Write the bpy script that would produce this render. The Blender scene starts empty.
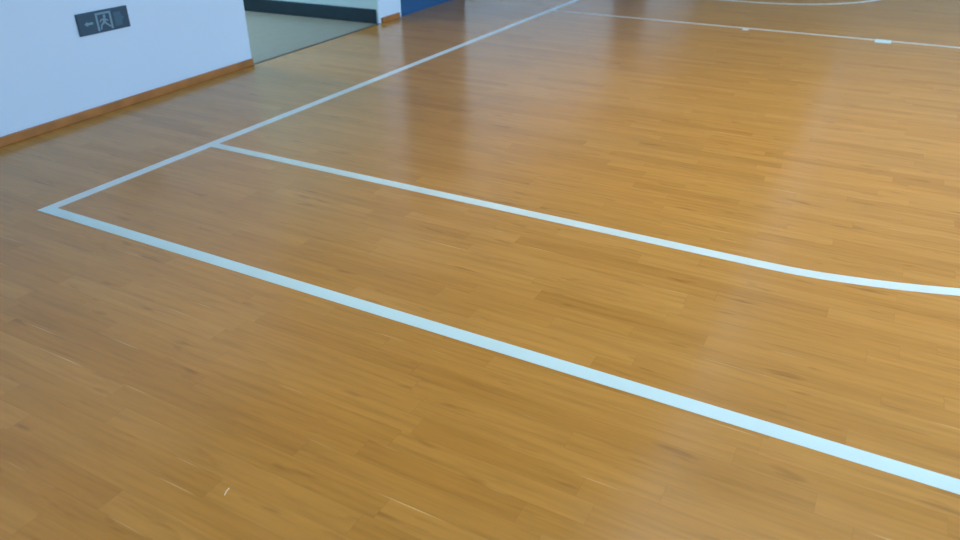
import bpy, bmesh, math
from mathutils import Vector, Matrix

scene = bpy.context.scene
col = scene.collection

# ------------------------------------------------------------------ helpers
def link(name, bm, mats, parent=None, loc=(0, 0, 0), rz=0.0, smooth=False):
    me = bpy.data.meshes.new(name)
    bmesh.ops.recalc_face_normals(bm, faces=bm.faces)
    bm.to_mesh(me); bm.free()
    if not isinstance(mats, (list, tuple)):
        mats = [mats]
    for m in mats:
        me.materials.append(m)
    if smooth:
        for p in me.polygons:
            p.use_smooth = True
    o = bpy.data.objects.new(name, me)
    col.objects.link(o)
    if parent:
        o.parent = parent
    o.location = loc
    o.rotation_euler = (0, 0, rz)
    return o

def box(bm, x0, x1, y0, y1, z0, z1, bevel=0.0):
    r = bmesh.ops.create_cube(bm, size=1.0)
    vs = r['verts']
    for v in vs:
        v.co = Vector(((x0 + x1) / 2 + v.co.x * (x1 - x0),
                       (y0 + y1) / 2 + v.co.y * (y1 - y0),
                       (z0 + z1) / 2 + v.co.z * (z1 - z0)))
    if bevel > 0:
        es = list({e for v in vs for e in v.link_edges})
        bmesh.ops.bevel(bm, geom=es, offset=bevel, segments=2, affect='EDGES', profile=0.6)

def prism(bm, pts, z0, z1):
    """closed outline in xy, extruded in z"""
    a = [bm.verts.new((x, y, z0)) for x, y in pts]
    b = [bm.verts.new((x, y, z1)) for x, y in pts]
    n = len(pts)
    bm.faces.new(a[::-1]); bm.faces.new(b)
    for i in range(n):
        j = (i + 1) % n
        bm.faces.new((a[i], a[j], b[j], b[i]))

def ribbon(bm, pts, w, z0, z1, closed=False):
    """a stripe of width w following the centre line pts, as a thin slab"""
    n = len(pts)
    L, R = [], []
    for i, p in enumerate(pts):
        if closed:
            q, r = pts[i - 1], pts[(i + 1) % n]
        else:
            q, r = pts[max(i - 1, 0)], pts[min(i + 1, n - 1)]
        d = Vector((r[0] - q[0], r[1] - q[1])).normalized()
        nx, ny = -d.y * w / 2, d.x * w / 2
        L.append((p[0] + nx, p[1] + ny)); R.append((p[0] - nx, p[1] - ny))
    rows = []
    for l, r in zip(L, R):
        rows.append([bm.verts.new((l[0], l[1], z1)), bm.verts.new((r[0], r[1], z1)),
                     bm.verts.new((r[0], r[1], z0)), bm.verts.new((l[0], l[1], z0))])
    rng = range(n) if closed else range(n - 1)
    for i in rng:
        a, b = rows[i], rows[(i + 1) % n]
        for k in range(4):
            m = (k + 1) % 4
            bm.faces.new((a[k], a[m], b[m], b[k]))
    if not closed:
        bm.faces.new(rows[0]); bm.faces.new(rows[-1][::-1])

def structure(o):
    o['kind'] = 'structure'
    return o

def tag(o, label, cat, group=None):
    o['label'] = label; o['category'] = cat
    if group:
        o['group'] = group
    return o

# ------------------------------------------------------------------ node helpers
def mat(name):
    m = bpy.data.materials.new(name); m.use_nodes = True
    nt = m.node_tree
    b = nt.nodes['Principled BSDF']
    return m, nt, b

def N(nt, t, **k):
    n = nt.nodes.new(t)
    for a, v in k.items():
        setattr(n, a, v)
    return n

def mth(nt, op, a, b=None, c=None, clamp=False):
    n = N(nt, 'ShaderNodeMath', operation=op, use_clamp=clamp)
    for i, v in enumerate((a, b, c)):
        if v is None:
            continue
        if isinstance(v, (int, float)):
            n.inputs[i].default_value = v
        else:
            nt.links.new(v, n.inputs[i])
    return n.outputs[0]

def mix(nt, f, a, b, blend='MIX'):
    n = N(nt, 'ShaderNodeMix', data_type='RGBA', blend_type=blend)
    for i, v in ((0, f), (6, a), (7, b)):
        if isinstance(v, (int, float)):
            n.inputs[i].default_value = v
        elif isinstance(v, tuple):
            n.inputs[i].default_value = (*v, 1)
        else:
            nt.links.new(v, n.inputs[i])
    return n.outputs[2]

def ramp(nt, f, stops):
    n = N(nt, 'ShaderNodeValToRGB')
    e = n.color_ramp.elements
    while len(e) < len(stops):
        e.new(0.5)
    for s, (p, c) in zip(e, stops):
        s.position = p
        s.color = (*c, 1) if isinstance(c, tuple) else (c, c, c, 1)
    nt.links.new(f, n.inputs[0])
    return n.outputs[0]

def combine(nt, x, y, z):
    n = N(nt, 'ShaderNodeCombineXYZ')
    for i, v in enumerate((x, y, z)):
        if isinstance(v, (int, float)):
            n.inputs[i].default_value = v
        else:
            nt.links.new(v, n.inputs[i])
    return n.outputs[0]

def noise(nt, vec, scale, detail=3, rough=0.5):
    n = N(nt, 'ShaderNodeTexNoise')
    n.inputs['Scale'].default_value = scale
    n.inputs['Detail'].default_value = detail
    n.inputs['Roughness'].default_value = rough
    nt.links.new(vec, n.inputs['Vector'])
    return n.outputs['Fac']

# ------------------------------------------------------------------ materials
PLANK_W = 0.066
def wood_floor_material():
    m, nt, b = mat('varnished_maple_strips')
    tc = N(nt, 'ShaderNodeTexCoord')
    sp = N(nt, 'ShaderNodeSeparateXYZ'); nt.links.new(tc.outputs['Object'], sp.inputs[0])
    x, y = sp.outputs[0], sp.outputs[1]
    v = mth(nt, 'DIVIDE', y, PLANK_W)
    row = mth(nt, 'FLOOR', v)
    fy = mth(nt, 'SUBTRACT', v, row)
    wr = N(nt, 'ShaderNodeTexWhiteNoise', noise_dimensions='1D'); nt.links.new(row, wr.inputs['W'])
    # plank ends: lengths vary along a row
    shift = mth(nt, 'MULTIPLY', wr.outputs['Value'], 37.0)
    wob = noise(nt, combine(nt, mth(nt, 'MULTIPLY', x, 0.9), mth(nt, 'MULTIPLY', row, 7.31), 0.0), 1.0, 0)
    u = mth(nt, 'ADD', mth(nt, 'ADD', mth(nt, 'DIVIDE', x, 0.62), shift), mth(nt, 'MULTIPLY', wob, 1.6))
    idx = mth(nt, 'FLOOR', u)
    fx = mth(nt, 'SUBTRACT', u, idx)
    wn = N(nt, 'ShaderNodeTexWhiteNoise', noise_dimensions='2D')
    nt.links.new(combine(nt, idx, row, 0.0), wn.inputs['Vector'])
    tone = ramp(nt, wn.outputs['Value'], [(0.0, FL[0]), (0.18, FL[1]), (0.5, FL[2]), (0.8, FL[3]), (1.0, FL[4])])
    # grain stretched along the plank
    seed = mth(nt, 'MULTIPLY', wn.outputs['Value'], 51.0)
    g = noise(nt, combine(nt, mth(nt, 'MULTIPLY', x, 2.2), mth(nt, 'MULTIPLY', y, 34.0), seed), 1.6, 5, 0.62)
    grain = ramp(nt, g, [(0.25, 0.80), (0.5, 1.0), (0.75, 1.12)])
    c = mix(nt, 1.0, tone, grain, 'MULTIPLY')
    # dark heartwood smudges, short and lengthwise
    k = noise(nt, combine(nt, mth(nt, 'MULTIPLY', x, 5.5), mth(nt, 'MULTIPLY', y, 26.0), seed), 1.0, 2, 0.5)
    km = ramp(nt, k, [(0.64, 0.0), (0.79, 1.0)])
    c = mix(nt, mth(nt, 'MULTIPLY', km, 0.55), c, (0.20, 0.085, 0.022))
    # broad yellow / red drift of the varnish
    d = noise(nt, combine(nt, mth(nt, 'MULTIPLY', x, 1.0), mth(nt, 'MULTIPLY', y, 1.6), 4.0), 1.1, 2, 0.5)
    c = mix(nt, ramp(nt, d, [(0.35, 0.0), (0.7, 0.55)]), c, mix(nt, 1.0, c, (1.06, 0.98, 0.72), 'MULTIPLY'))
    # seams
    ey = mth(nt, 'MINIMUM', fy, mth(nt, 'SUBTRACT', 1.0, fy))
    sy = mth(nt, 'LESS_THAN', ey, 0.018)
    ex = mth(nt, 'MINIMUM', fx, mth(nt, 'SUBTRACT', 1.0, fx))
    sx = mth(nt, 'LESS_THAN', ex, 0.0022)
    seam = mth(nt, 'MAXIMUM', sy, sx)
    c = mix(nt, mth(nt, 'MULTIPLY', seam, 0.10), c, (0.16, 0.07, 0.02))
    # glints along a stretch of some seams, painted in as paler colour
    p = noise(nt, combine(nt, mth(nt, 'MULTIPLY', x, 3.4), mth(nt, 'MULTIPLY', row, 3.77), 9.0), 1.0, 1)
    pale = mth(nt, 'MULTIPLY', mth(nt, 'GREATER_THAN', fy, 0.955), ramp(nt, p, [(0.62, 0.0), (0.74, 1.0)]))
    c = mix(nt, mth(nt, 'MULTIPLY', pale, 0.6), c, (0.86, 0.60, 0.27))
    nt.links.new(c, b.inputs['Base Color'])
    # varnish
    rn = noise(nt, combine(nt, mth(nt, 'MULTIPLY', x, 1.5), mth(nt, 'MULTIPLY', y, 3.0), 0.0), 2.0, 3)
    nt.links.new(ramp(nt, rn, [(0.3, ROUGH[0]), (0.7, ROUGH[1])]), b.inputs['Roughness'])
    b.inputs['IOR'].default_value = IOR
    b.inputs['Specular IOR Level'].default_value = 0.5
    hb = mth(nt, 'SUBTRACT', mth(nt, 'MULTIPLY', wn.outputs['Value'], 0.12), mth(nt, 'MULTIPLY', seam, 0.8))
    wav = noise(nt, combine(nt, mth(nt, 'MULTIPLY', x, 3.0), mth(nt, 'MULTIPLY', y, 6.0), 2.0), 1.0, 2)
    bu = N(nt, 'ShaderNodeBump'); bu.inputs['Strength'].default_value = 0.12
    bu.inputs['Distance'].default_value = 0.002
    nt.links.new(mth(nt, 'ADD', hb, wav), bu.inputs['Height'])
    nt.links.new(bu.outputs[0], b.inputs['Normal'])
    return m

def simple(name, rgb, rough=0.6, metal=0.0, var=0.04, scale=3.0, bump=0.0, spec=0.5):
    m, nt, b = mat(name)
    tc = N(nt, 'ShaderNodeTexCoord')
    n = noise(nt, tc.outputs['Object'], scale, 4)
    lo = tuple(max(0, c * (1 - var)) for c in rgb); hi = tuple(min(1, c * (1 + var)) for c in rgb)
    nt.links.new(ramp(nt, n, [(0.3, lo), (0.7, hi)]), b.inputs['Base Color'])
    b.inputs['Roughness'].default_value = rough
    b.inputs['Metallic'].default_value = metal
    b.inputs['Specular IOR Level'].default_value = spec
    if bump:
        n2 = noise(nt, tc.outputs['Object'], scale * 30, 2)
        bu = N(nt, 'ShaderNodeBump'); bu.inputs['Strength'].default_value = bump
        bu.inputs['Distance'].default_value = 0.001
        nt.links.new(n2, bu.inputs['Height']); nt.links.new(bu.outputs[0], b.inputs['Normal'])
    return m

# tone of the boards, dark to light
FL = [(0.475, 0.228, 0.046), (0.51, 0.250, 0.051), (0.53, 0.262, 0.056), (0.55, 0.276, 0.060), (0.57, 0.288, 0.066)]
ROUGH = (0.17, 0.24)
IOR = 1.5

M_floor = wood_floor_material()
M_line = simple('pale_cyan_court_paint', (0.64, 0.87, 0.90), 0.35, var=0.03, scale=6)
M_base = simple('pale_grey_blue_court_paint', (0.72, 0.82, 0.83), 0.35, var=0.05, scale=6)
M_three = simple('off_white_court_paint', (0.68, 0.82, 0.81), 0.35, var=0.05, scale=6)
M_lane = simple('worn_cream_court_paint', (0.66, 0.66, 0.60), 0.35, var=0.05, scale=6)
M_wall = simple('matt_white_wall_paint', (0.70, 0.81, 0.95), 0.85, var=0.01, scale=1.5, bump=0.05)
M_corrwall = simple('pale_cyan_corridor_paint', (0.62, 0.90, 0.97), 0.85, var=0.01)
M_upper = simple('tan_acoustic_board', (0.50, 0.46, 0.42), 0.8, var=0.06, scale=4)
M_ceil = simple('pale_grey_ceiling_paint', (0.66, 0.68, 0.68), 0.9)
M_skirt = simple('orange_brown_timber', (0.44, 0.16, 0.035), 0.45, var=0.25, scale=7)
M_dark = simple('dark_teal_skirting_tile', (0.012, 0.040, 0.062), 0.35, var=0.15, scale=5)
M_corr = simple('grey_green_terrazzo', (0.30, 0.325, 0.285), 0.45, var=0.05, scale=12)
M_strip = simple('dark_threshold_metal', (0.10, 0.10, 0.095), 0.4, metal=0.4)
M_blue = simple('deep_blue_door_paint', (0.008, 0.095, 0.24), 0.4, var=0.05)
M_bluef = simple('deep_blue_frame_paint', (0.008, 0.09, 0.22), 0.4, var=0.05)
M_steel = simple('brushed_steel', (0.55, 0.56, 0.57), 0.3, metal=1.0)
M_signf = simple('dark_slate_sign_face', (0.018, 0.060, 0.100), 0.4, var=0.06)
M_signr = simple('navy_sign_rim', (0.016, 0.050, 0.085), 0.35)
M_signm = simple('pale_slate_print', (0.19, 0.32, 0.41), 0.4)
M_signd = simple('dim_slate_print', (0.045, 0.115, 0.185), 0.4)
M_win = simple('white_window_frame', (0.75, 0.78, 0.80), 0.5)
M_sliver = simple('pale_dry_sliver', (0.80, 0.66, 0.42), 0.6)

def glass_mat():
    m, nt, b = mat('window_glass')
    b.inputs['Base Color'].default_value = (0.95, 0.98, 1, 1)
    b.inputs['Roughness'].default_value = 0.0
    b.inputs['IOR'].default_value = 1.0
    b.inputs['Transmission Weight'].default_value = 1.0
    return m

# ------------------------------------------------------------------ the hall
# the end wall stands a little off square to the court: its own frame
WX, WR = -0.91, 0.042
HX, NY, FY, HZ = 17.0, -4.0, 18.0, 8.0        # far end, near side wall, far side wall, ceiling

bm = bmesh.new(); box(bm, -2.2, HX + .3, NY - .3, FY + .3, -0.12, 0.0)
# the wood stops at the end wall line: trim its edge to that line
bmesh.ops.bisect_plane(bm, geom=list(bm.verts) + list(bm.edges) + list(bm.faces),
                       plane_co=Vector((WX - 0.0, 0, 0)), plane_no=Vector((-math.cos(WR), -math.sin(WR), 0)),
                       clear_outer=True)
bmesh.ops.holes_fill(bm, edges=bm.edges)
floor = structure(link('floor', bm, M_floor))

# openings in the end wall, along its own length: corridor mouth, blue door, second blue door
GX, GY, GZ = 2.0, -2.3, 2.8
OP = [(2.19, 3.81, 2.35), (4.175, 5.44, 2.15), (11.0, 13.2, 2.15)]
def wall_run(bm, z0, z1):
    pass
WT = 0.22
bm = bmesh.new()
ys = [NY - .3]
for a, b_, h in OP:
    box(bm, -WT, 0, ys[-1], a, -0.12, 2.35)
    if h < 2.35:
        box(bm, -WT, 0, a, b_, h, 2.35)
    ys.append(b_)
box(bm, -WT, 0, ys[-1], FY + .6, -0.12, 2.35)
box(bm, -WT, 0, NY - .3, FY + .6, 2.35, HZ)
for a, b_, h in OP[1:]:
    box(bm, -WT - .1, -.12, a, b_, -0.12, h)
wall_left = structure(link('wall_left', bm, M_wall, loc=(WX, 0, 0), rz=WR))

# side walls with a high strip of windows, and the far end wall
def strip_wall(name, y0, y1, z0, z1, mm):
    bm = bmesh.new()
    box(bm, -2.4, HX + .3, y0, y1, -0.12, z0)
    box(bm, -2.4, HX + .3, y0, y1, z1, HZ)
    for i in range(4):
        x = -2.4 + i * 5.2
        box(bm, x, x + 0.6, y0, y1, z0, z1)
    return structure(link(name, bm, mm))
strip_wall('wall_near', NY - .3, NY, NZ0 := 4.2, NZ1 := 7.0, M_wall)
bm = bmesh.new(); box(bm, -2.4, HX + .3, FY, FY + .3, -0.12, HZ)
structure(link('wall_far', bm, M_upper))
bm = bmesh.new()
RZ0, RZ1 = 1.2, 7.2
box(bm, HX, HX + .3, NY - .3, FY + .3, -0.12, RZ0); box(bm, HX, HX + .3, NY - .3, FY + .3, RZ1, HZ)
box(bm, HX, HX + .3, NY - .3, NY + .4, RZ0, RZ1); box(bm, HX, HX + .3, FY - .4, FY + .3, RZ0, RZ1)
structure(link('wall_right', bm, M_wall))
bm = bmesh.new(); box(bm, -2.6, HX + .3, NY - .3, FY + .6, HZ, HZ + .2)
structure(link('ceiling', bm, M_ceil))
# added unseen slab and parapet round two sides, shading the corner of the court
bm = bmesh.new()
prism(bm, [(-1.7, NY), (HX, NY), (HX, GY), (GX, GY), (GX, FY), (-1.7, FY)], GZ, GZ + .25)
structure(link('added_shade_slab', bm, M_ceil))
bm = bmesh.new()
prism(bm, [(GX - .12, GY - .12), (HX, GY - .12), (HX, GY), (GX, GY), (GX, FY), (GX - .12, FY)][:], GZ + .25, GZ + 1.2)
structure(link('added_shade_parapet', bm, M_wall))

wn_ = 0
def window(x0, x1, yc, z0, z1):
    global wn_
    wn_ += 1
    bm = bmesh.new()
    t = 0.06
    box(bm, x0, x1, yc - .04, yc + .04, z0, z0 + t); box(bm, x0, x1, yc - .04, yc + .04, z1 - t, z1)
    for k in range(4):
        xx = x0 + (x1 - x0 - t) * k / 3
        box(bm, xx, xx + t, yc - .035, yc + .035, z0 + t, z1 - t)
    return structure(link('window_%d' % wn_, bm, M_win))
for i in range(4):
    x = -1.8 + i * 5.2
    window(x, x + 4.6, NY - .15, NZ0, NZ1)

# low timber skirting on the end wall
bm = bmesh.new()
box(bm, 0, 0.018, NY, OP[0][0] - 0.004, 0.0, 0.045, 0.004)
box(bm, 0, 0.018, OP[0][1] + 0.03, OP[1][0] - 0.045, 0.0, 0.045, 0.004)
box(bm, 0, 0.018, OP[1][1] + 0.045, OP[2][0] - 0.045, 0.0, 0.045, 0.004)
structure(link('baseboard_left', bm, M_skirt, loc=(WX, 0, 0), rz=WR))

# ------------------------------------------------------------------ the corridor
CY0, CX = 0.6, -9.0
bm = bmesh.new(); box(bm, CX, -0.0, CY0, OP[0][1], -0.12, 0.0)
structure(link('floor_corridor', bm, M_corr, loc=(WX, 0, 0), rz=WR))
bm = bmesh.new(); box(bm, CX, -WT, OP[0][1], OP[0][1] + .15, -0.12, 2.6)
box(bm, -WT - .01, -.003, OP[0][1] - .008, OP[0][1] + .01, -0.02, 2.34)
structure(link('wall_corridor_right', bm, M_corrwall, loc=(WX, 0, 0), rz=WR))
bm = bmesh.new(); box(bm, CX, -WT, CY0 - .15, CY0, -0.12, 2.6)
structure(link('wall_corridor_left', bm, M_wall, loc=(WX, 0, 0), rz=WR))
bm = bmesh.new(); box(bm, CX - .15, CX, CY0 - .15, OP[0][1] + .15, -0.12, 2.6)
structure(link('wall_corridor_back', bm, M_wall, loc=(WX, 0, 0), rz=WR))
bm = bmesh.new(); box(bm, CX - .15, -WT, CY0 - .15, OP[0][1] + .15, 2.6, 2.7)
structure(link('ceiling_corridor', bm, M_ceil, loc=(WX, 0, 0), rz=WR))
bm = bmesh.new(); box(bm, CX, -0.018, OP[0][1] - 0.022, OP[0][1], 0.0, 0.118, 0.006)
structure(link('baseboard_corridor', bm, M_dark, loc=(WX, 0, 0), rz=WR))
bm = bmesh.new(); box(bm, -0.012, 0.012, OP[0][0], OP[0][1], 0.0, 0.003)
structure(link('trim_threshold', bm, M_strip, loc=(WX, 0, 0), rz=WR))

# ------------------------------------------------------------------ blue doors
def door(name, a, b_, h, leaves):
    f = bmesh.new()
    t = 0.045
    box(f, -.12, 0.006, a, a + t, 0, h); box(f, -.12, 0.006, b_ - t, b_, 0, h)
    box(f, -.12, 0.006, a + t, b_ - t, h - t, h)
    box(f, -.12, 0.0, a, b_, -.12, 0.003)
    d = structure(link(name, f, M_bluef, loc=(WX, 0, 0), rz=WR))
    w = (b_ - a - 2 * t) / leaves
    for k in range(leaves):
        s = bmesh.new()
        y0 = a + t + k * w + .002; y1 = y0 + w - .004
        box(s, -.05, -.008, y0, y1, 0.0, h - t - .004)
        for z0, z1 in ((.22, .95), (1.15, h - .25)):     # raised panels
            box(s, -.012, -.001, y0 + .14, y1 - .14, z0, z1, 0.004)
        lf = link('door_leaf', s, M_blue, parent=d)
        s = bmesh.new()
        hy = y0 + .07 if k == 1 else y1 - .07
        box(s, -.008, .0, hy - .025, hy + .025, .93, 1.17, .003)
        box(s, .0, .045, hy - .01, hy + .01, 1.04, 1.06)
        sg = 1 if k == 1 else -1
        box(s, .035, .05, min(hy, hy + sg * .12), max(hy, hy + sg * .12), 1.04, 1.06, .003)
        link('door_handle', s, M_steel, parent=lf)
    return d
door('door_1', *OP[1], 1)
door('door_2', *OP[2], 2)

# ------------------------------------------------------------------ court markings
LW, T = 0.0526, 0.0006
GRP = None
# boundary at the end of the court
bm = bmesh.new(); box(bm, -LW, 0, 0, 15.0, 0, T)
tag(link('baseline', bm, M_base),
    'pale blue end line painted on the wood, running up from the corner past the wall', 'court line')
bm = bmesh.new(); box(bm, -LW, 14.0, -LW, 0, 0, T)
tag(link('sideline', bm, M_line),
    'widest pale cyan boundary stripe crossing the wood floor from the left corner to lower right', 'court line')
# three point line: straight, then a kink into the long arc
Y3 = 0.858
pts = [(0.0, Y3), (1.0, Y3 - .001), (2.0, Y3 - .002), (2.6, Y3 - .003), (2.70, 0.857), (2.755, 0.861), (2.81, 0.867),
       (2.865, 0.876), (2.957, 0.893), (3.046, 0.913), (3.134, 0.937), (3.221, 0.964)]
cx, cy = 1.575, 7.56
r = math.hypot(3.221 - cx, 0.964 - cy)
a0 = math.atan2(0.964 - cy, 3.221 - cx)
for i in range(1, 60):
    a = a0 + (-2 * a0) * i / 59
    pts.append((cx + r * math.cos(a), cy + r * math.sin(a)))
pts += [(2.7, 15 - Y3 + .12), (0.0, 15 - Y3 + .12)]
bm = bmesh.new(); ribbon(bm, pts, LW, 0, T)
tag(link('three_point_line', bm, M_three),
    'thinner pale stripe branching off the end line, then bending at right', 'court line')
# key: outline and its marks
bm = bmesh.new()
YK, YK2 = 5.10, 10.0
ribbon(bm, [(0.0, YK), (5.8, YK), (5.8, YK2), (0.0, YK2)][0:2], 0.046, 0, T)
ribbon(bm, [(5.8, YK - .023), (5.8, YK2 + .023)], 0.046, 0, T)
ribbon(bm, [(5.777, YK2), (0.0, YK2)], 0.046, 0, T)
key = tag(link('key_line', bm, M_lane),
          'faint cream stripe across the far floor near the top with two small marks', 'court line')
bm = bmesh.new(); box(bm, 1.742, 1.792, YK - .023 - .07, YK - .023, 0, T)
link('lane_mark', bm, M_lane, parent=key)
bm = bmesh.new(); box(bm, 2.745, 2.86, YK - .023 - .07, YK + .035, 0, T * 2)
o = link('lane_block', bm, M_line, parent=key); o['label'] = 'small pale blue block on the cream stripe'
# semicircle under the basket
bm = bmesh.new()
pts = [(1.50 + 1.26 * math.cos(math.radians(a)), 7.72 + 1.26 * math.sin(math.radians(a))) for a in range(-92, 93, 4)]
pts = [(0.9, pts[0][1])] + pts + [(0.9, pts[-1][1])]
ribbon(bm, pts, 0.046, 0, T)
tag(link('no_charge_arc', bm, M_base),
    'faint pale curved stripe at the top edge, beyond the cream key line', 'court line')

# ------------------------------------------------------------------ evacuation sign low on the wall
SC, SZ, SW, SH = 1.092, 0.4755, 0.326, 0.113
sign = bpy.data.objects.new('evacuation_sign', None); col.objects.link(sign)
sign.location = (WX - math.sin(WR) * SC, math.cos(WR) * SC, SZ); sign.rotation_euler = (0, 0, WR)
tag(sign, 'small dark slate rectangular exit sign mounted low on the white wall', 'sign')
bm = bmesh.new()
hw, hh, e = SW / 2, SH / 2, 0.007
box(bm, 0, .012, -hw, hw, -hh, hh, .003)
link('housing', bm, M_signr, parent=sign)
bm = bmesh.new(); box(bm, .0115, .0135, -hw + e, hw - e, -hh + e, hh - e, .0005)
face = link('face_panel', bm, M_signf, parent=sign)
def yz(bm, pts, x0=.0132, x1=.0147):
    a = [bm.verts.new((x0, y, z)) for y, z in pts]; b = [bm.verts.new((x1, y, z)) for y, z in pts]
    n = len(pts); bm.faces.new(a); bm.faces.new(b[::-1])
    for i in range(n):
        j = (i + 1) % n
        bm.faces.new((a[i], b[i], b[j], a[j]))
def bar(bm, p, q, w):
    d = Vector((q[0] - p[0], q[1] - p[1])).normalized(); nx, ny = -d.y * w / 2, d.x * w / 2
    yz(bm, [(p[0] - nx, p[1] - ny), (q[0] - nx, q[1] - ny), (q[0] + nx, q[1] + ny), (p[0] + nx, p[1] + ny)])
# left arrow
bm = bmesh.new()
yz(bm, [(-.128, 0), (-.108, .013), (-.108, .006), (-.074, .006), (-.074, -.006), (-.108, -.006), (-.108, -.013)])
link('arrow', bm, M_signm, parent=sign)
# doorway outline
bm = bmesh.new()
bar(bm, (-.046, -.046), (-.046, .046), .012); bar(bm, (.042, -.046), (.042, .046), .012)
bar(bm, (-.040, .041), (.036, .041), .010)
link('doorway_pictogram', bm, M_signm, parent=sign)
# running figure
bm = bmesh.new()
bm2 = [(0.004 + .009 * math.cos(t * math.pi / 6), .024 + .009 * math.sin(t * math.pi / 6)) for t in range(12)]
yz(bm, bm2)
bar(bm, (0.004, .014), (-.004, -.008), .018)
bar(bm, (-.002, -.006), (-.024, -.018), .009); bar(bm, (-.024, -.018), (-.030, -.040), .008)
bar(bm, (.000, -.006), (.018, -.022), .009); bar(bm, (.018, -.022), (.034, -.034), .008)
bar(bm, (.004, .008), (.024, .000), .007); bar(bm, (.000, .008), (-.020, .010), .007); bar(bm, (-.020, .010), (-.028, -.002), .007)
link('running_figure', bm, M_signm, parent=sign)
# right hand patch, barely readable
bm = bmesh.new()
yz(bm, [(.066, -.038), (.112, -.038), (.112, .034), (.066, .034)], .0132, .0138)
yz(bm, [(.128, 0), (.114, .014), (.114, -.014)], .0132, .0138)
o = link('faded_print', bm, M_signd, parent=sign); o['label'] = 'faint darker print at the right of the sign'

# a thin pale sliver lying on the boards
bm = bmesh.new()
ribbon(bm, [(1.7480, -.8290), (1.7425, -.8180), (1.7413, -.8080)], .0020, 0.0, .0014)
tag(link('wood_sliver', bm, M_sliver), 'tiny pale sliver lying on the boards in the lower left', 'sliver')

# ------------------------------------------------------------------ lights
w = bpy.data.worlds.new('sky'); scene.world = w; w.use_nodes = True
bg = w.node_tree.nodes['Background']
bg.inputs[0].default_value = (0.42, 0.70, 1.0, 1); bg.inputs[1].default_value = SKY = 5.7

def portal(x, y, z, sx, sz, ry):
    l = bpy.data.lights.new('portal', 'AREA'); l.shape = 'RECTANGLE'; l.size = sx; l.size_y = sz
    l.cycles.is_portal = True
    o = bpy.data.objects.new('window_portal', l); col.objects.link(o)
    o.location = (x, y, z); o.rotation_euler = ry
portal(7.3, NY - .32, (NZ0 + NZ1) / 2, 19.4, NZ1 - NZ0, (math.radians(90), 0, 0))
portal(HX + .32, 7, (RZ0 + RZ1) / 2, RZ1 - RZ0, 21.4, (0, math.radians(90), 0))

FILL = 10
def fill_light(name, loc, energy, size, color, rz=0, sy=None, parent=None):
    l = bpy.data.lights.new(name, 'AREA'); l.energy = energy; l.color = color
    l.shape = 'RECTANGLE'; l.size = size; l.size_y = sy or size
    o = bpy.data.objects.new(name, l); col.objects.link(o); o.location = loc; o.rotation_euler = (0, 0, rz)
    return o
fill_light('added_floor_fill', (3.2, 2.2, 4.6), 150, 1.6, (1.0, 0.93, 0.84))  # added light with no fixture, brightens the middle of the floor
for lx in (8.5, 13.0):
    for ly in (1.5, 7.0, 12.5):
        fill_light('added_hall_fill', (lx, ly, HZ - .05), FILL, 1.2, (1.0, 0.93, 0.82))  # added overhead fill for the hall, sources unseen
fill_light('added_corridor_fill', (WX - 2.2, 2.2, 2.58), 52, 1.2, (0.84, 0.95, 1.0), WR, 0.3)  # added to brighten the corridor, no source in view

# ------------------------------------------------------------------ camera
cam = bpy.data.cameras.new('camera'); co = bpy.data.objects.new('camera', cam); col.objects.link(co)
co.location = (2.81548, -1.61588, 1.24119); co.rotation_euler = (1.06356, 0.0, 0.49117)
cam.sensor_width = 36.0; cam.lens = 738.996 / 960 * 36.0
cam.clip_start = 0.05; cam.clip_end = 200
cam.dof.use_dof = True; cam.dof.focus_distance = 2.3; cam.dof.aperture_fstop = 3.6
scene.camera = co

vs = scene.view_settings
scene.display_settings.display_device = 'sRGB'
vs.view_transform = 'Standard'; vs.look = 'None'; vs.gamma = 1.0; vs.use_curve_mapping = False
vs.exposure = 0.0
